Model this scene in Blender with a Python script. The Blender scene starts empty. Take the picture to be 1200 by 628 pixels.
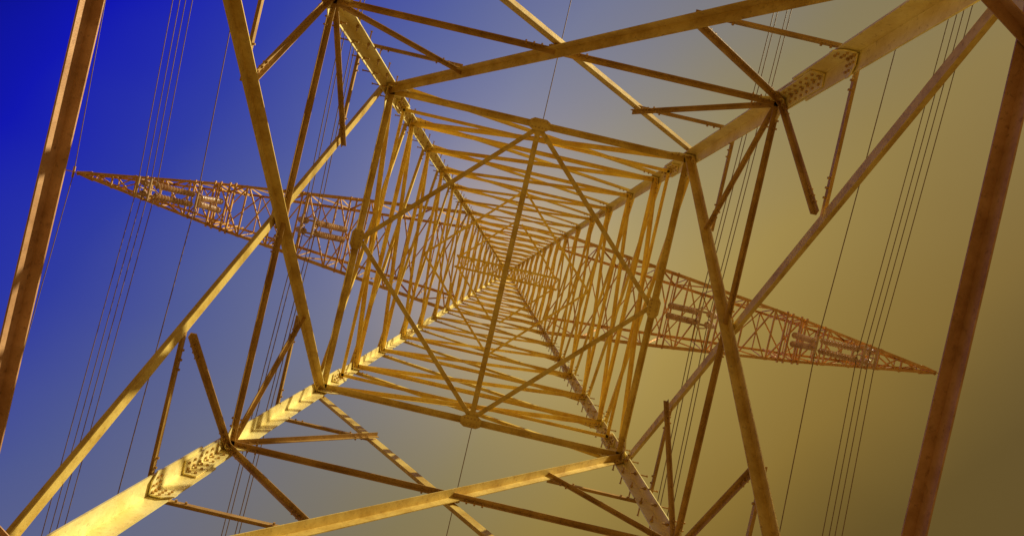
import bpy, math, random, bmesh
from mathutils import Vector, Matrix
random.seed(7)
scene=bpy.context.scene
F=800.0; ZC=1.6
A0=4.03; KB=0.0594
def wh(h):
    if h<=30: return A0-KB*h
    w30=A0-KB*30
    return max(0.22, w30-(h-30)*0.088)
def hs(s): return F*A0/(s+F*KB)

class MB:
    def __init__(s): s.v=[]; s.f=[]
    def prism(s,p0,p1,poly,e1,e2):
        n=len(poly); b=len(s.v)
        for p in (p0,p1):
            for (x,y) in poly: s.v.append(tuple(p+e1*x+e2*y))
        for i in range(n):
            j=(i+1)%n
            s.f.append((b+i,b+j,b+n+j,b+n+i))
        s.f.append(tuple(b+i for i in range(n))[::-1]); s.f.append(tuple(b+n+i for i in range(n)))
    def L(s,p0,p1,e1,e2,f=0.1,t=None,f2=None):
        p0=Vector(p0);p1=Vector(p1);e1=Vector(e1);e2=Vector(e2)
        if t is None: t=max(0.010,f*0.10)
        if f2 is None: f2=f
        a=(p1-p0).normalized()
        e1=(e1-a*e1.dot(a))
        if e1.length<1e-4: e1=a.orthogonal()
        e1.normalize()
        e2=e2-a*e2.dot(a)-e1*e2.dot(e1)
        if e2.length<1e-3: e2=a.cross(e1)
        e2.normalize()
        s.prism(p0,p1,[(0,0),(f,0),(f,t),(t,t),(t,f2),(0,f2)],e1,e2)
    def cyl(s,p0,p1,r,n=6,r2=None):
        p0=Vector(p0);p1=Vector(p1);a=(p1-p0).normalized();e1=a.orthogonal().normalized();e2=a.cross(e1)
        if r2 is None:r2=r
        b=len(s.v)
        for p,q in((p0,r),(p1,r2)):
            for i in range(n):
                an=2*math.pi*i/n
                s.v.append(tuple(p+e1*math.cos(an)*q+e2*math.sin(an)*q))
        for i in range(n):
            j=(i+1)%n
            s.f.append((b+i,b+j,b+n+j,b+n+i))
        s.f.append(tuple(b+i for i in range(n))[::-1]); s.f.append(tuple(b+n+i for i in range(n)))
    def lathe(s,p0,p1,prof,n=12):
        p0=Vector(p0);p1=Vector(p1);a=(p1-p0).normalized();e1=a.orthogonal().normalized();e2=a.cross(e1);Ln=(p1-p0).length
        b=len(s.v);m=len(prof)
        for (t,r) in prof:
            c=p0+a*t*Ln
            for i in range(n):
                an=2*math.pi*i/n
                s.v.append(tuple(c+e1*math.cos(an)*r+e2*math.sin(an)*r))
        for k in range(m-1):
            for i in range(n):
                j=(i+1)%n
                s.f.append((b+k*n+i,b+k*n+j,b+(k+1)*n+j,b+(k+1)*n+i))
    def plate(s,c,ex,ey,pts,t=0.016):
        c=Vector(c);ex=Vector(ex).normalized();ey=Vector(ey);ey=(ey-ex*ey.dot(ex)).normalized();n=ex.cross(ey)
        s.prism(c-n*t/2,c+n*t/2,pts,ex,ey)
    def obj(s,name,mat,parent=None,smooth=False):
        me=bpy.data.meshes.new(name); me.from_pydata(s.v,[],s.f); me.update()
        bm=bmesh.new(); bm.from_mesh(me); bmesh.ops.recalc_face_normals(bm,faces=bm.faces); bm.to_mesh(me); bm.free()
        o=bpy.data.objects.new(name,me); scene.collection.objects.link(o)
        me.materials.append(mat)
        if parent: o.parent=parent
        if smooth:
            for p in me.polygons: p.use_smooth=True
        return o

# ---------- materials ----------
def steel(name,base,dark,rust,rustamt,rough=0.42,metal=0.2,scale=1.0,bump=.3):
    m=bpy.data.materials.new(name); m.use_nodes=True; nt=m.node_tree; N=nt.nodes; K=nt.links
    b=N['Principled BSDF']; tc=N.new('ShaderNodeTexCoord')
    n1=N.new('ShaderNodeTexNoise'); n1.inputs['Scale'].default_value=2.2*scale; n1.inputs['Detail'].default_value=9; n1.inputs['Roughness'].default_value=0.68
    K.new(tc.outputs['Object'],n1.inputs['Vector'])
    r1=N.new('ShaderNodeValToRGB'); r1.color_ramp.elements[0].position=0.38; r1.color_ramp.elements[1].position=0.58
    r1.color_ramp.elements[0].color=(*dark,1); r1.color_ramp.elements[1].color=(*base,1)
    K.new(n1.outputs['Fac'],r1.inputs['Fac'])
    n2=N.new('ShaderNodeTexNoise'); n2.inputs['Scale'].default_value=18*scale; n2.inputs['Detail'].default_value=8; n2.inputs['Roughness'].default_value=0.75
    K.new(tc.outputs['Object'],n2.inputs['Vector'])
    r2=N.new('ShaderNodeValToRGB'); r2.color_ramp.elements[0].position=0.55; r2.color_ramp.elements[1].position=0.68
    r2.color_ramp.elements[0].color=(0,0,0,1); r2.color_ramp.elements[1].color=(rustamt,)*3+(1,)
    K.new(n2.outputs['Fac'],r2.inputs['Fac'])
    mx=N.new('ShaderNodeMix'); mx.data_type='RGBA'
    K.new(r2.outputs['Color'],mx.inputs[0]); K.new(r1.outputs['Color'],mx.inputs[6]); mx.inputs[7].default_value=(*rust,1)
    K.new(mx.outputs[2],b.inputs['Base Color'])
    b.inputs['Metallic'].default_value=metal
    rr=N.new('ShaderNodeMapRange'); rr.inputs['To Min'].default_value=rough-0.12; rr.inputs['To Max'].default_value=rough+0.2
    K.new(n2.outputs['Fac'],rr.inputs['Value']); K.new(rr.outputs[0],b.inputs['Roughness'])
    n3=N.new('ShaderNodeTexNoise'); n3.inputs['Scale'].default_value=60; n3.inputs['Detail'].default_value=3
    K.new(tc.outputs['Object'],n3.inputs['Vector'])
    bp=N.new('ShaderNodeBump'); bp.inputs['Strength'].default_value=bump; bp.inputs['Distance'].default_value=0.005
    K.new(n3.outputs['Fac'],bp.inputs['Height']); K.new(bp.outputs['Normal'],b.inputs['Normal'])
    return m
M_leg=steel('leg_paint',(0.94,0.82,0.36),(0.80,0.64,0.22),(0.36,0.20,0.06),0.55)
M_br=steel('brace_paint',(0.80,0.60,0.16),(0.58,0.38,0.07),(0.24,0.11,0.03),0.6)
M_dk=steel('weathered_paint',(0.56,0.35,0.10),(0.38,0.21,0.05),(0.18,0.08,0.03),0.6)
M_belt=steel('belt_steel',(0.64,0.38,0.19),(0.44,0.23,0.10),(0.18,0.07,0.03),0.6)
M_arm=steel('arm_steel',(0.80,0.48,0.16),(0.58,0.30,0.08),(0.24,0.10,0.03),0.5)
M_top=steel('upper_glow_paint',(0.98,0.74,0.16),(0.82,0.53,0.08),(0.40,0.2,0.04),0.4)  # brighter golden tone paints in the warm glow near the tower top
M_wire=steel('cable_aluminium',(0.30,0.20,0.10),(0.22,0.14,0.07),(0.15,0.09,0.05),0.3,rough=0.5,metal=0.3)
M_ins=steel('insulator_glaze',(0.66,0.46,0.28),(0.50,0.30,0.16),(0.25,0.12,0.06),0.2,rough=0.22,metal=0)

tower=bpy.data.objects.new('transmission_tower',None); scene.collection.objects.link(tower)
def P(u,v,h): return Vector((u,v,h+ZC))
C={'A':(-1,1),'B':(-1,-1),'C':(1,-1),'D':(1,1)}
def LP(k,h):
    w=wh(h); return P(C[k][0]*w,C[k][1]*w,h)
faces=[('A','B',Vector((-1,0,0))),('B','C',Vector((0,-1,0))),('C','D',Vector((1,0,0))),('D','A',Vector((0,1,0)))]

# ---------- legs ----------
legs=MB(); bolts=MB(); gus=MB(); steps=MB()
secs=[(-ZC,3.2,.28),(3.2,9.3,.265),(9.3,15.2,.225),(15.2,22.5,.19),(22.5,30.2,.16),(30.2,38,.13),(38,52,.10)]
for k,(sx,sy) in C.items():
    for h0,h1,f in secs:
        legs.L(LP(k,h0),LP(k,h1),(-sx,0,0),(0,-sy,0),f,t=f*0.09)
        if h0>0:
            p0=LP(k,h0-0.45);p1=LP(k,h0+0.45); off=Vector((-sx*.03,-sy*.03,0))
            legs.L(p0+off,p1+off,(-sx,0,0),(0,-sy,0),f*0.84,t=0.02)
            for q in range(6):
                hh=h0-0.38+q*0.152
                for d in(0.38,0.74):
                    p=LP(k,hh)
                    bolts.cyl(p+Vector((-sx*f*d,-sy*.048,0)),p+Vector((-sx*f*d,-sy*.072,0)),0.02)
                    bolts.cyl(p+Vector((-sx*.048,-sy*f*d,0)),p+Vector((-sx*.072,-sy*f*d,0)),0.02)
    if k in('B','D'):
        h=2.0;i=0
        while h<44:
            p=LP(k,h)
            f=[s[2] for s in secs if s[0]<=h<=s[1]][0]
            d=Vector((0,-sy,0)) if i%2 else Vector((-sx,0,0))
            o=Vector((-sx*f*0.75,0,0)) if i%2 else Vector((0,-sy*f*0.75,0))
            q=p+o
            steps.cyl(q-d*0.18,q+d*0.12,0.014,6); steps.cyl(q-d*0.18,q-d*0.195,0.024,6); steps.cyl(q+d*.03,q+d*.06,.028,6)
            h+=0.36;i+=1

braces=MB(); second=MB(); belt=MB(); upper=MB(); diap=MB()
def facept(a,b,h,t): return LP(a,h).lerp(LP(b,h),t)
def horiz(mb,a,b,n,h,f,off=None,t0=0,t1=1,f2=None):
    off=-(0.05+random.random()*.004) if off is None else off
    mb.L(facept(a,b,h,t0)+n*off,facept(a,b,h,t1)+n*off,(0,0,-1),-n,f,f2=f2)
def diag(mb,p,q,n,f,side,f2=None):
    o=(0.006+random.random()*.003) if side>0 else -(0.036+random.random()*.003)
    a=(q-p).normalized(); e=a.cross(n)
    if e.z>0: e=-e
    mb.L(p+n*o,q+n*o,e,n*side,f,f2=f2)
    if f>=.065:
        for end,d in((p,a),(q,-a)):
            for t in (.22,.34,.46):
                c=end+d*t+e*f*.55
                bolts.cyl(c+n*(o-.03),c+n*(o+.03),.016)
def gusset(a,b,n,h,wd,hg,nb=4):
    d=(LP(b,h)-LP(a,h)).normalized(); c=LP(a,h)-n*0.046+d*0.04
    pts=[(0,-hg*.5),(wd*.6,-hg*.5),(wd,-hg*.15),(wd,hg*.2),(wd*.55,hg*.5),(0,hg*.5)]
    gus.plate(c,d,(0,0,1),pts)
    for i in range(nb):
        for j in range(nb):
            x=wd*(.12+.88*i/nb); y=hg*(-.36+.88*j/nb)
            if x/wd+abs(y/hg)*1.1>1.05: continue
            p=c+d*x+Vector((0,0,y))
            bolts.cyl(p,p-n*0.03,0.018)
plates=MB()
def midplate(c,ex,n,wd,hg):
    pts=[(-wd*.5,-hg*.3),(-wd*.3,-hg*.5),(wd*.3,-hg*.5),(wd*.5,-hg*.3),(wd*.5,hg*.3),(wd*.3,hg*.5),(-wd*.3,hg*.5),(-wd*.5,hg*.3)]
    ey=Vector(n).cross(Vector(ex))
    plates.plate(c,ex,ey,pts,t=.012)
    ex=Vector(ex).normalized(); ey.normalize(); n=Vector(n).normalized()
    for i in range(-2,3):
        for j in (-1,1):
            p=c+ex*wd*.17*i+ey*hg*.25*j
            bolts.cyl(p-n*0.022,p+n*0.022,0.016)

hb0=hs(547)
h0=hs(530); h1=hs(183)
w0,w1=wh(h0),wh(h1); tX=w0/(w0+w1); hX=h0+(h1-h0)*tX
for fi,(a,b,n) in enumerate(faces):
    horiz(belt,a,b,n,hb0,.15,off=-.045,f2=.105)
    horiz(diap,a,b,n,h1,.12,off=-.04)
    X=facept(a,b,hX,.5)
    diag(braces,LP(a,h0),LP(b,h1),n,.14,+1)
    diag(braces,LP(b,h0),LP(a,h1),n,.14,-1)
    midplate(X-n*.012,(LP(b,h0)-LP(a,h0)).normalized(),n,.24,.22)
    for (k,o) in((a,b),(b,a)):
        diag(second,LP(k,hX),X,n,.08,-1)
        hm=hs(345); tm=(hm-h0)/(hX-h0); M=LP(k,h0).lerp(X,tm)
        diag(second,LP(k,hm),M,n,.068,+1)
        diag(second,LP(k,hX),M,n,.075,-1)
        hu=hs(222); tu=(hu-hX)/(h1-hX); U=X.lerp(LP(k,h1),tu)
        diag(second,LP(k,hu),U,n,.068,+1)
        diag(second,LP(k,hX),U,n,.072,-1)
        gusset(k,o,n,h0,.6,.6); gusset(k,o,n,h1,.50,.5); gusset(k,o,n,hX,.32,.34,3); gusset(k,o,n,hm,.27,.26,3)
        diag(second,LP(k,2.6),facept(k,o,hb0,0.13),n,.10,-1)
for k,(sx,sy) in C.items():
    p=P(sx*w0,sy*w0*0.743,hb0-0.03); q=P(sx*w0*0.62,sy*w0,hb0-0.03)
    belt.L(p,q,(0,0,-1),(-sx,-sy,0),.10)
mids=[facept(a,b,h1,.5)-n*0.08+Vector((0,0,-.04)) for a,b,n in faces]
for i in range(4):
    p=mids[i];q=mids[(i+1)%4]; c=(p+q)/2; inw=Vector((-c.x,-c.y,0)).normalized()
    diap.L(p,q,inw,(0,0,1),.095)
diap.L(mids[1]+Vector((-.06,0,-.03)),mids[3]+Vector((-.06,0,-.03)),(1,0,0),(0,0,1),.11)
for i,(a,b,n) in enumerate(faces):
    ex=(LP(b,h1)-LP(a,h1)).normalized()
    midplate(mids[i]-n*.02+Vector((0,0,-.05)),ex,Vector((0,0,1)),.42,.25)

# ---------- upper panels ----------
S=[183,150,124,103,86,72,60]
H=[hs(s) for s in S]
for i in range(len(H)-1):
    ha,hb=H[i],H[i+1]; wa,wb=wh(ha),wh(hb); hx=ha+(hb-ha)*wa/(wa+wb)
    f=.092-.005*i
    for a,b,n in faces:
        horiz(upper,a,b,n,hb,f)
        diag(upper,LP(a,ha),LP(b,hb),n,f,+1); diag(upper,LP(b,ha),LP(a,hb),n,f,-1)
        if i<1: horiz(upper,a,b,n,hx,f*.7,off=-.075)
        for k,o in((a,b),(b,a)): gusset(k,o,n,hb,.28,.26,3)
h2=H[3]
m2=[facept(a,b,h2,.5)-n*.06 for a,b,n in faces]
for i in range(4):
    p=m2[i];q=m2[(i+1)%4];c=(p+q)/2
    upper.L(p,q,Vector((-c.x,-c.y,0)).normalized(),(0,0,1),.07)
HT=[30,31.9,33.8,36,38.2,40.4,42.6,44.8,47,49.2,51.4]
top=MB()
for i in range(len(HT)-1):
    ha,hb=HT[i],HT[i+1]
    for a,b,n in faces:
        horiz(top,a,b,n,hb,.075)
        diag(top,LP(a,ha),LP(b,hb),n,.075,+1); diag(top,LP(b,ha),LP(a,hb),n,.075,-1)
for k in C: top.L(LP(k,51.4),P(0,0,53.5),(-C[k][0],0,0),(0,-C[k][1],0),.09)
gang=MB()
hg=29.6; wg=wh(hg)
for s in(-1,1):
    gang.L(P(-wg,s*.29,hg),P(wg,s*.29,hg),(0,-s,0),(0,0,1),.10)
n=14
for i in range(n):
    x0=-wg+2*wg*i/n; x1=x0+2*wg/n
    s=1 if i%2 else -1
    gang.L(P(x0,s*.25,hg+.01),P(x1,-s*.25,hg+.01),(1,0,0),(0,0,1),.05)
    gang.L(P(x1,-.25,hg+.02),P(x1,.25,hg+.02),(1,0,0),(0,0,1),.05)
for s in (-1,1):
    for t in(-1,1):
        gang.L(P(s*wh(30),t*0.2,30),P(s*.2,t*wh(30),30.0),(0,0,1),(-s,-t,0),.08)

# ---------- crossarm ----------
arm=MB()
bp=[(2.25,2.25),(7.1,1.72),(13.3,.98),(19.4,.07)]
def interp(t,x):
    if x<=t[0][0]: return t[0][1]
    for (x0,y0),(x1,y1) in zip(t,t[1:]):
        if x<=x1: return y0+(y1-y0)*(x-x0)/(x1-x0)
    return t[-1][1]
def bw(x): return interp(bp,x)
def th(x): return 30+ (3.8-(x-2.25)*(3.55/17.15))
def tw(x): return bw(x)*0.80
ST=[2.25,3.7,5.1,6.5,7.9,9.25,10.6,11.9,13.2,14.4,15.6,16.75,17.8,18.7,19.4]
for sx in(-1,1):
    Bn=lambda x,s:P(sx*x,s*bw(x),30)
    Tn=lambda x,s:P(sx*x,s*tw(x),th(x))
    for i in range(len(ST)-1):
        x0,x1=ST[i],ST[i+1]
        for s in(-1,1):
            f=.15 if x0<10 else .12
            arm.L(Bn(x0,s),Bn(x1,s),(0,-s,0),(0,0,1),f)
            arm.L(Tn(x0,s),Tn(x1,s),(0,-s,0),(0,0,-1),f*.85)
            if x1<19.3:
                arm.L(Bn(x1,s),Tn(x1,s),(sx,0,0),(0,-s,0),.055)
            if i%2: arm.L(Bn(x0,s),Tn(x1,s),(sx,0,0),(0,-s,0),.065)
            else: arm.L(Tn(x0,s),Bn(x1,s),(sx,0,0),(0,-s,0),.065)
        if x1<19.3:
            arm.L(Bn(x1,-1)+Vector((0,0,.02)),Bn(x1,1)+Vector((0,0,.02)),(sx,0,0),(0,0,1),.065)
            arm.L(Tn(x1,-1),Tn(x1,1),(sx,0,0),(0,0,-1),.055)
        arm.L(Bn(x0,-1)+Vector((0,0,.03)),Bn(x1,1)+Vector((0,0,.03)),(0,1,0),(0,0,1),.06)
        arm.L(Bn(x0,1)+Vector((0,0,.12)),Bn(x1,-1)+Vector((0,0,.12)),(0,1,0),(0,0,1),.06)
        s=1 if i%2 else -1
        arm.L(Tn(x0,-s),Tn(x1,s),(0,1,0),(0,0,-1),.055)
    for xc in (12.82,):
        for dx in(-.45,-.2,.2,.45):
            x=xc+dx
            arm.L(P(sx*x,-bw(x)-.05,29.93),P(sx*x,bw(x)+.05,29.93),(sx,0,0),(0,0,-1),.10)
            for s in(-1,1):
                arm.L(P(sx*x,s*(bw(x)-.05),29.9),P(sx*x,s*tw(x)*.9,th(x)),(sx,0,0),(0,-s,0),.08)
    for xc in (14.0,16.1,7.2,9.3):
        for dx in(-.14,.14):
            arm.L(P(sx*(xc+dx),-bw(xc),29.95),P(sx*(xc+dx),bw(xc),29.95),(sx,0,0),(0,0,-1),.08)
    arm.plate(P(sx*19.35,0,30),(1,0,0),(0,0,1),[(-.4,-.25),(.25,-.15),(.3,.1),(.1,.3),(-.4,.35)],t=.05)
    arm.cyl(P(sx*19.5,-.25,29.95),P(sx*19.5,.25,29.95),.05,8)

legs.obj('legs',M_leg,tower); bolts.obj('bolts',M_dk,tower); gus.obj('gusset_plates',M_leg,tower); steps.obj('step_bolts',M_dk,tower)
plates.obj('joint_plates',M_br,tower)
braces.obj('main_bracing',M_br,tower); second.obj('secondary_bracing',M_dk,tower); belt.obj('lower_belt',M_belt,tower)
diap.obj('diaphragm',M_br,tower); upper.obj('upper_bracing',M_top,tower); top.obj('tower_head',M_top,tower); gang.obj('inner_gangway',M_top,tower)
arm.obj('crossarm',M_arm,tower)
ft=MB()
for k,(sx,sy) in C.items():
    c=LP(k,-ZC); c.z=0
    ft.lathe(Vector((c.x,c.y,-.3)),Vector((c.x,c.y,.42)),[(0,0.01),(0,.62),(.93,.55),(1,.5),(1,.01)],20)
mc=steel('concrete',(0.36,0.34,0.30),(0.24,0.23,0.20),(0.12,0.11,0.08),0.4,rough=.8,metal=0)
ft.obj('concrete_footings',mc,tower)

# ---------- insulators ----------
def string_profile(Ln,pitch=.16,r=.14):
    n=int(Ln/pitch); pr=[(0,.02),(0.02,.03)]
    for i in range(n):
        t=.05+.9*i/n; d=.9/n
        pr+=[(t,.035),(t+d*.15,.05),(t+d*.35,r),(t+d*.5,r*.96),(t+d*.55,.05),(t+d*.95,.035)]
    pr+=[(.97,.03),(1,.02)]
    return pr
def insul(points):
    mb=MB()
    for p,q in points:
        Ln=(q-p).length; mb.lathe(p,q,string_profile(Ln),12)
    return mb
HW=27.5
for sx in(-1,1):
    for xw,pts in((15.02,(14.0,16.1)),(8.25,(7.2,9.3))):
        lst=[]
        for xp in pts:
            for dy in(-.22,.22):
                lst.append((P(sx*xp,dy,29.85),P(sx*(xw+(.18 if xp>xw else -.18)),dy,HW+.35)))
        mb=insul(lst)
        mb.L(P(sx*xw-.35,-.3,HW+.3),P(sx*xw+.35,-.3,HW+.3),(0,0,-1),(0,1,0),.08)
        mb.L(P(sx*xw-.35,.3,HW+.3),P(sx*xw+.35,.3,HW+.3),(0,0,-1),(0,-1,0),.08)
        for ddx in(-.25,.25):
            mb.cyl(P(sx*xw+ddx,-.45,HW),P(sx*xw+ddx,.45,HW),.05,8)
            mb.cyl(P(sx*xw+ddx,0,HW),P(sx*xw+ddx,0,HW+.45),.03,6)
        R=.42
        for i in range(16):
            a0=2*math.pi*i/16;a1=2*math.pi*(i+1)/16
            mb.cyl(P(sx*xw+R*math.cos(a0),R*math.sin(a0),HW+.5),P(sx*xw+R*math.cos(a1),R*math.sin(a1),HW+.5),.025,6)
        mb.obj('insulator_string',M_ins)
    mb=insul([(P(sx*12.82,dy,29.85),P(sx*12.82,dy*.6,HW+.1)) for dy in(-.2,.2)])
    mb.cyl(P(sx*12.82,-.35,HW),P(sx*12.82,.35,HW),.05,8)
    mb.L(P(sx*12.82,-.2,HW+.1),P(sx*12.82,.2,HW+.1),(1,0,0),(0,0,-1),.1)
    mb.obj('insulator_string',M_ins)

# ---------- cables ----------
def cable(lines,r,spacers=None):
    cu=bpy.data.curves.new('overhead_power_cable','CURVE'); cu.dimensions='3D'; cu.bevel_depth=r; cu.bevel_resolution=1
    ys=[i*3 for i in range(-50,51)]
    def hh(y): return -.075*abs(y)+.00028*y*y
    for (x,h) in lines:
        sp=cu.splines.new('POLY'); sp.points.add(len(ys)-1)
        for p,y in zip(sp.points,ys): p.co=(x,y,h+ZC+hh(y),1)
    if spacers:
        for y in spacers:
            q=lines+[lines[0]]
            sp=cu.splines.new('POLY'); sp.points.add(len(q)-1)
            for p,(x,h) in zip(sp.points,q): p.co=(x,y,h+ZC+hh(y),1)
    o=bpy.data.objects.new('overhead_power_cable',cu); scene.collection.objects.link(o); cu.materials.append(M_wire)
for sx in(-1,1):
    for xw in(15.02,8.25):
        d=.25
        cable([(sx*(xw-d),HW),(sx*(xw+d),HW),(sx*(xw+d),HW+.5),(sx*(xw-d),HW+.5)],.019,[-38,41])
    cable([(sx*12.82,HW)],.022); cable([(sx*19.45,29.9)],.02)
cable([(0.05,53.4)],.034)

# ---------- ground ----------
g=MB(); R=3000
g.v=[(-R,-R,0),(R,-R,0),(R,R,0),(-R,R,0)]; g.f=[(0,1,2,3)]
gm=steel('dry_grass',(0.22,0.135,0.03),(0.12,0.075,0.018),(0.08,0.06,0.02),0.6,rough=.85,scale=.3,metal=0)
g.obj('ground',gm)

# ---------- sky / sun ----------
sun_to=Vector((0.66,-0.50,0.56)).normalized()
el=math.asin(sun_to.z); az=math.atan2(sun_to.x,sun_to.y)
W=bpy.data.worlds.new('World'); scene.world=W; W.use_nodes=True
nt=W.node_tree;N=nt.nodes;K=nt.links
for x in list(N): N.remove(x)
out=N.new('ShaderNodeOutputWorld'); add=N.new('ShaderNodeAddShader')
sky=N.new('ShaderNodeTexSky'); sky.sky_type='NISHITA'; sky.sun_disc=False; sky.sun_elevation=el; sky.sun_rotation=az
b1=N.new('ShaderNodeBackground'); b1.inputs['Strength'].default_value=0.005; K.new(sky.outputs[0],b1.inputs['Color'])
tc=N.new('ShaderNodeTexCoord')
nrm=N.new('ShaderNodeVectorMath'); nrm.operation='NORMALIZE'; K.new(tc.outputs['Generated'],nrm.inputs[0])
dot=N.new('ShaderNodeVectorMath'); dot.operation='DOT_PRODUCT'; K.new(nrm.outputs[0],dot.inputs[0]); dot.inputs[1].default_value=(.889,.458,0)
mr=N.new('ShaderNodeMapRange'); mr.inputs['From Min'].default_value=-.75; mr.inputs['From Max'].default_value=.75
K.new(dot.outputs['Value'],mr.inputs['Value'])
nz=N.new('ShaderNodeTexNoise'); nz.inputs['Scale'].default_value=2.0; nz.inputs['Detail'].default_value=3; K.new(nrm.outputs[0],nz.inputs['Vector'])
m1=N.new('ShaderNodeMath'); m1.operation='MULTIPLY_ADD'; m1.inputs[1].default_value=.12; K.new(nz.outputs['Fac'],m1.inputs[0])
m2_=N.new('ShaderNodeMath'); m2_.operation='SUBTRACT'; m2_.inputs[1].default_value=.06; K.new(mr.outputs[0],m2_.inputs[0]); K.new(m2_.outputs[0],m1.inputs[2])
ramp=N.new('ShaderNodeValToRGB'); K.new(m1.outputs[0],ramp.inputs['Fac'])
def lin(c): return tuple(((x/255)/12.92 if x/255<=.04045 else ((x/255+.055)/1.055)**2.4) for x in c)+(1,)
pts=[(0,(0,0,150)),(110,(8,11,184)),(290,(48,60,166)),(420,(82,92,150)),(540,(106,110,136)),(650,(120,115,108)),(740,(130,117,80)),(870,(140,118,58)),(1040,(128,102,36)),(1180,(100,78,18))]
cr=ramp.color_ramp
def pos(t):
    o=t-663; return (o/math.sqrt(F*F+o*o)+.75)/1.5
cr.elements[0].position=pos(0); cr.elements[0].color=lin(pts[0][1])
cr.elements[1].position=pos(1180); cr.elements[1].color=lin(pts[-1][1])
for t,c in pts[1:-1]:
    e=cr.elements.new(pos(t)); e.color=lin(c)
# added unseen dim warm band low in the sky, cuts blue fill on steel
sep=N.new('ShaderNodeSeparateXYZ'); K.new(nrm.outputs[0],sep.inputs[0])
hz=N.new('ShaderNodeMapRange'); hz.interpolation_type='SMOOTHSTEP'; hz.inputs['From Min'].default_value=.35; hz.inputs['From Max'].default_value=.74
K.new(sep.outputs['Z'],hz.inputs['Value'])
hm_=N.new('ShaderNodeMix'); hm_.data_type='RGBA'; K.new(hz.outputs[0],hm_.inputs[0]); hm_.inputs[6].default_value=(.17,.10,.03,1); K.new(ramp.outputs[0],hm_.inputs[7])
d2=N.new('ShaderNodeVectorMath'); d2.operation='DOT_PRODUCT'; K.new(nrm.outputs[0],d2.inputs[0]); d2.inputs[1].default_value=tuple(Vector((.12,-.04,1)).normalized())
mxx=N.new('ShaderNodeMath'); mxx.operation='MAXIMUM'; mxx.inputs[1].default_value=0; K.new(d2.outputs['Value'],mxx.inputs[0])
pw=N.new('ShaderNodeMath'); pw.operation='POWER'; pw.inputs[1].default_value=14; K.new(mxx.outputs[0],pw.inputs[0])
ml=N.new('ShaderNodeMath'); ml.operation='MULTIPLY_ADD'; ml.inputs[1].default_value=.70; ml.inputs[2].default_value=.88; K.new(pw.outputs[0],ml.inputs[0])
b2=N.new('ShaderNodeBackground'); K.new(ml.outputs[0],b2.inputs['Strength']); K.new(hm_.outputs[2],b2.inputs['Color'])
# warm glow added around the zenith, brightens sky behind the tower head
d3=N.new('ShaderNodeVectorMath'); d3.operation='DOT_PRODUCT'; K.new(nrm.outputs[0],d3.inputs[0]); d3.inputs[1].default_value=(0,0,1)
mx3=N.new('ShaderNodeMath'); mx3.operation='MAXIMUM'; mx3.inputs[1].default_value=0; K.new(d3.outputs['Value'],mx3.inputs[0])
pw3=N.new('ShaderNodeMath'); pw3.operation='POWER'; pw3.inputs[1].default_value=90; K.new(mx3.outputs[0],pw3.inputs[0])
b3=N.new('ShaderNodeBackground'); b3.inputs['Color'].default_value=(.26,.15,.02,1); K.new(pw3.outputs[0],b3.inputs['Strength'])
add2=N.new('ShaderNodeAddShader')
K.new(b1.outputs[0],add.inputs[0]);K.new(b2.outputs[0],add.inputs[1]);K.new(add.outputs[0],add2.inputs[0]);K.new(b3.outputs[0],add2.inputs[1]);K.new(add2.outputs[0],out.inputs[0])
sl=bpy.data.lights.new('sun','SUN'); sl.energy=5; sl.angle=math.radians(.5); sl.color=(1,.88,.58)
so=bpy.data.objects.new('sun',sl); scene.collection.objects.link(so); so.rotation_euler=(-sun_to).to_track_quat('-Z','Y').to_euler()

# ---------- camera ----------
cam=bpy.data.cameras.new('camera'); co=bpy.data.objects.new('camera',cam); scene.collection.objects.link(co); scene.camera=co
cam.lens=24; cam.sensor_width=36; cam.clip_end=10000; cam.clip_start=.05; cam.shift_x=5/1200; cam.shift_y=5/1200
c,s=math.cos(math.radians(13.1)),math.sin(math.radians(13.1))
right=Vector((c,-s,0)); up=Vector((-s,-c,0)); back=Vector((0,0,-1))
m=Matrix((right,up,back)).transposed().to_4x4(); m.translation=Vector((.045,-.03,ZC)); co.matrix_world=m
scene.view_settings.view_transform='Standard'; scene.view_settings.look='None'; scene.view_settings.exposure=0
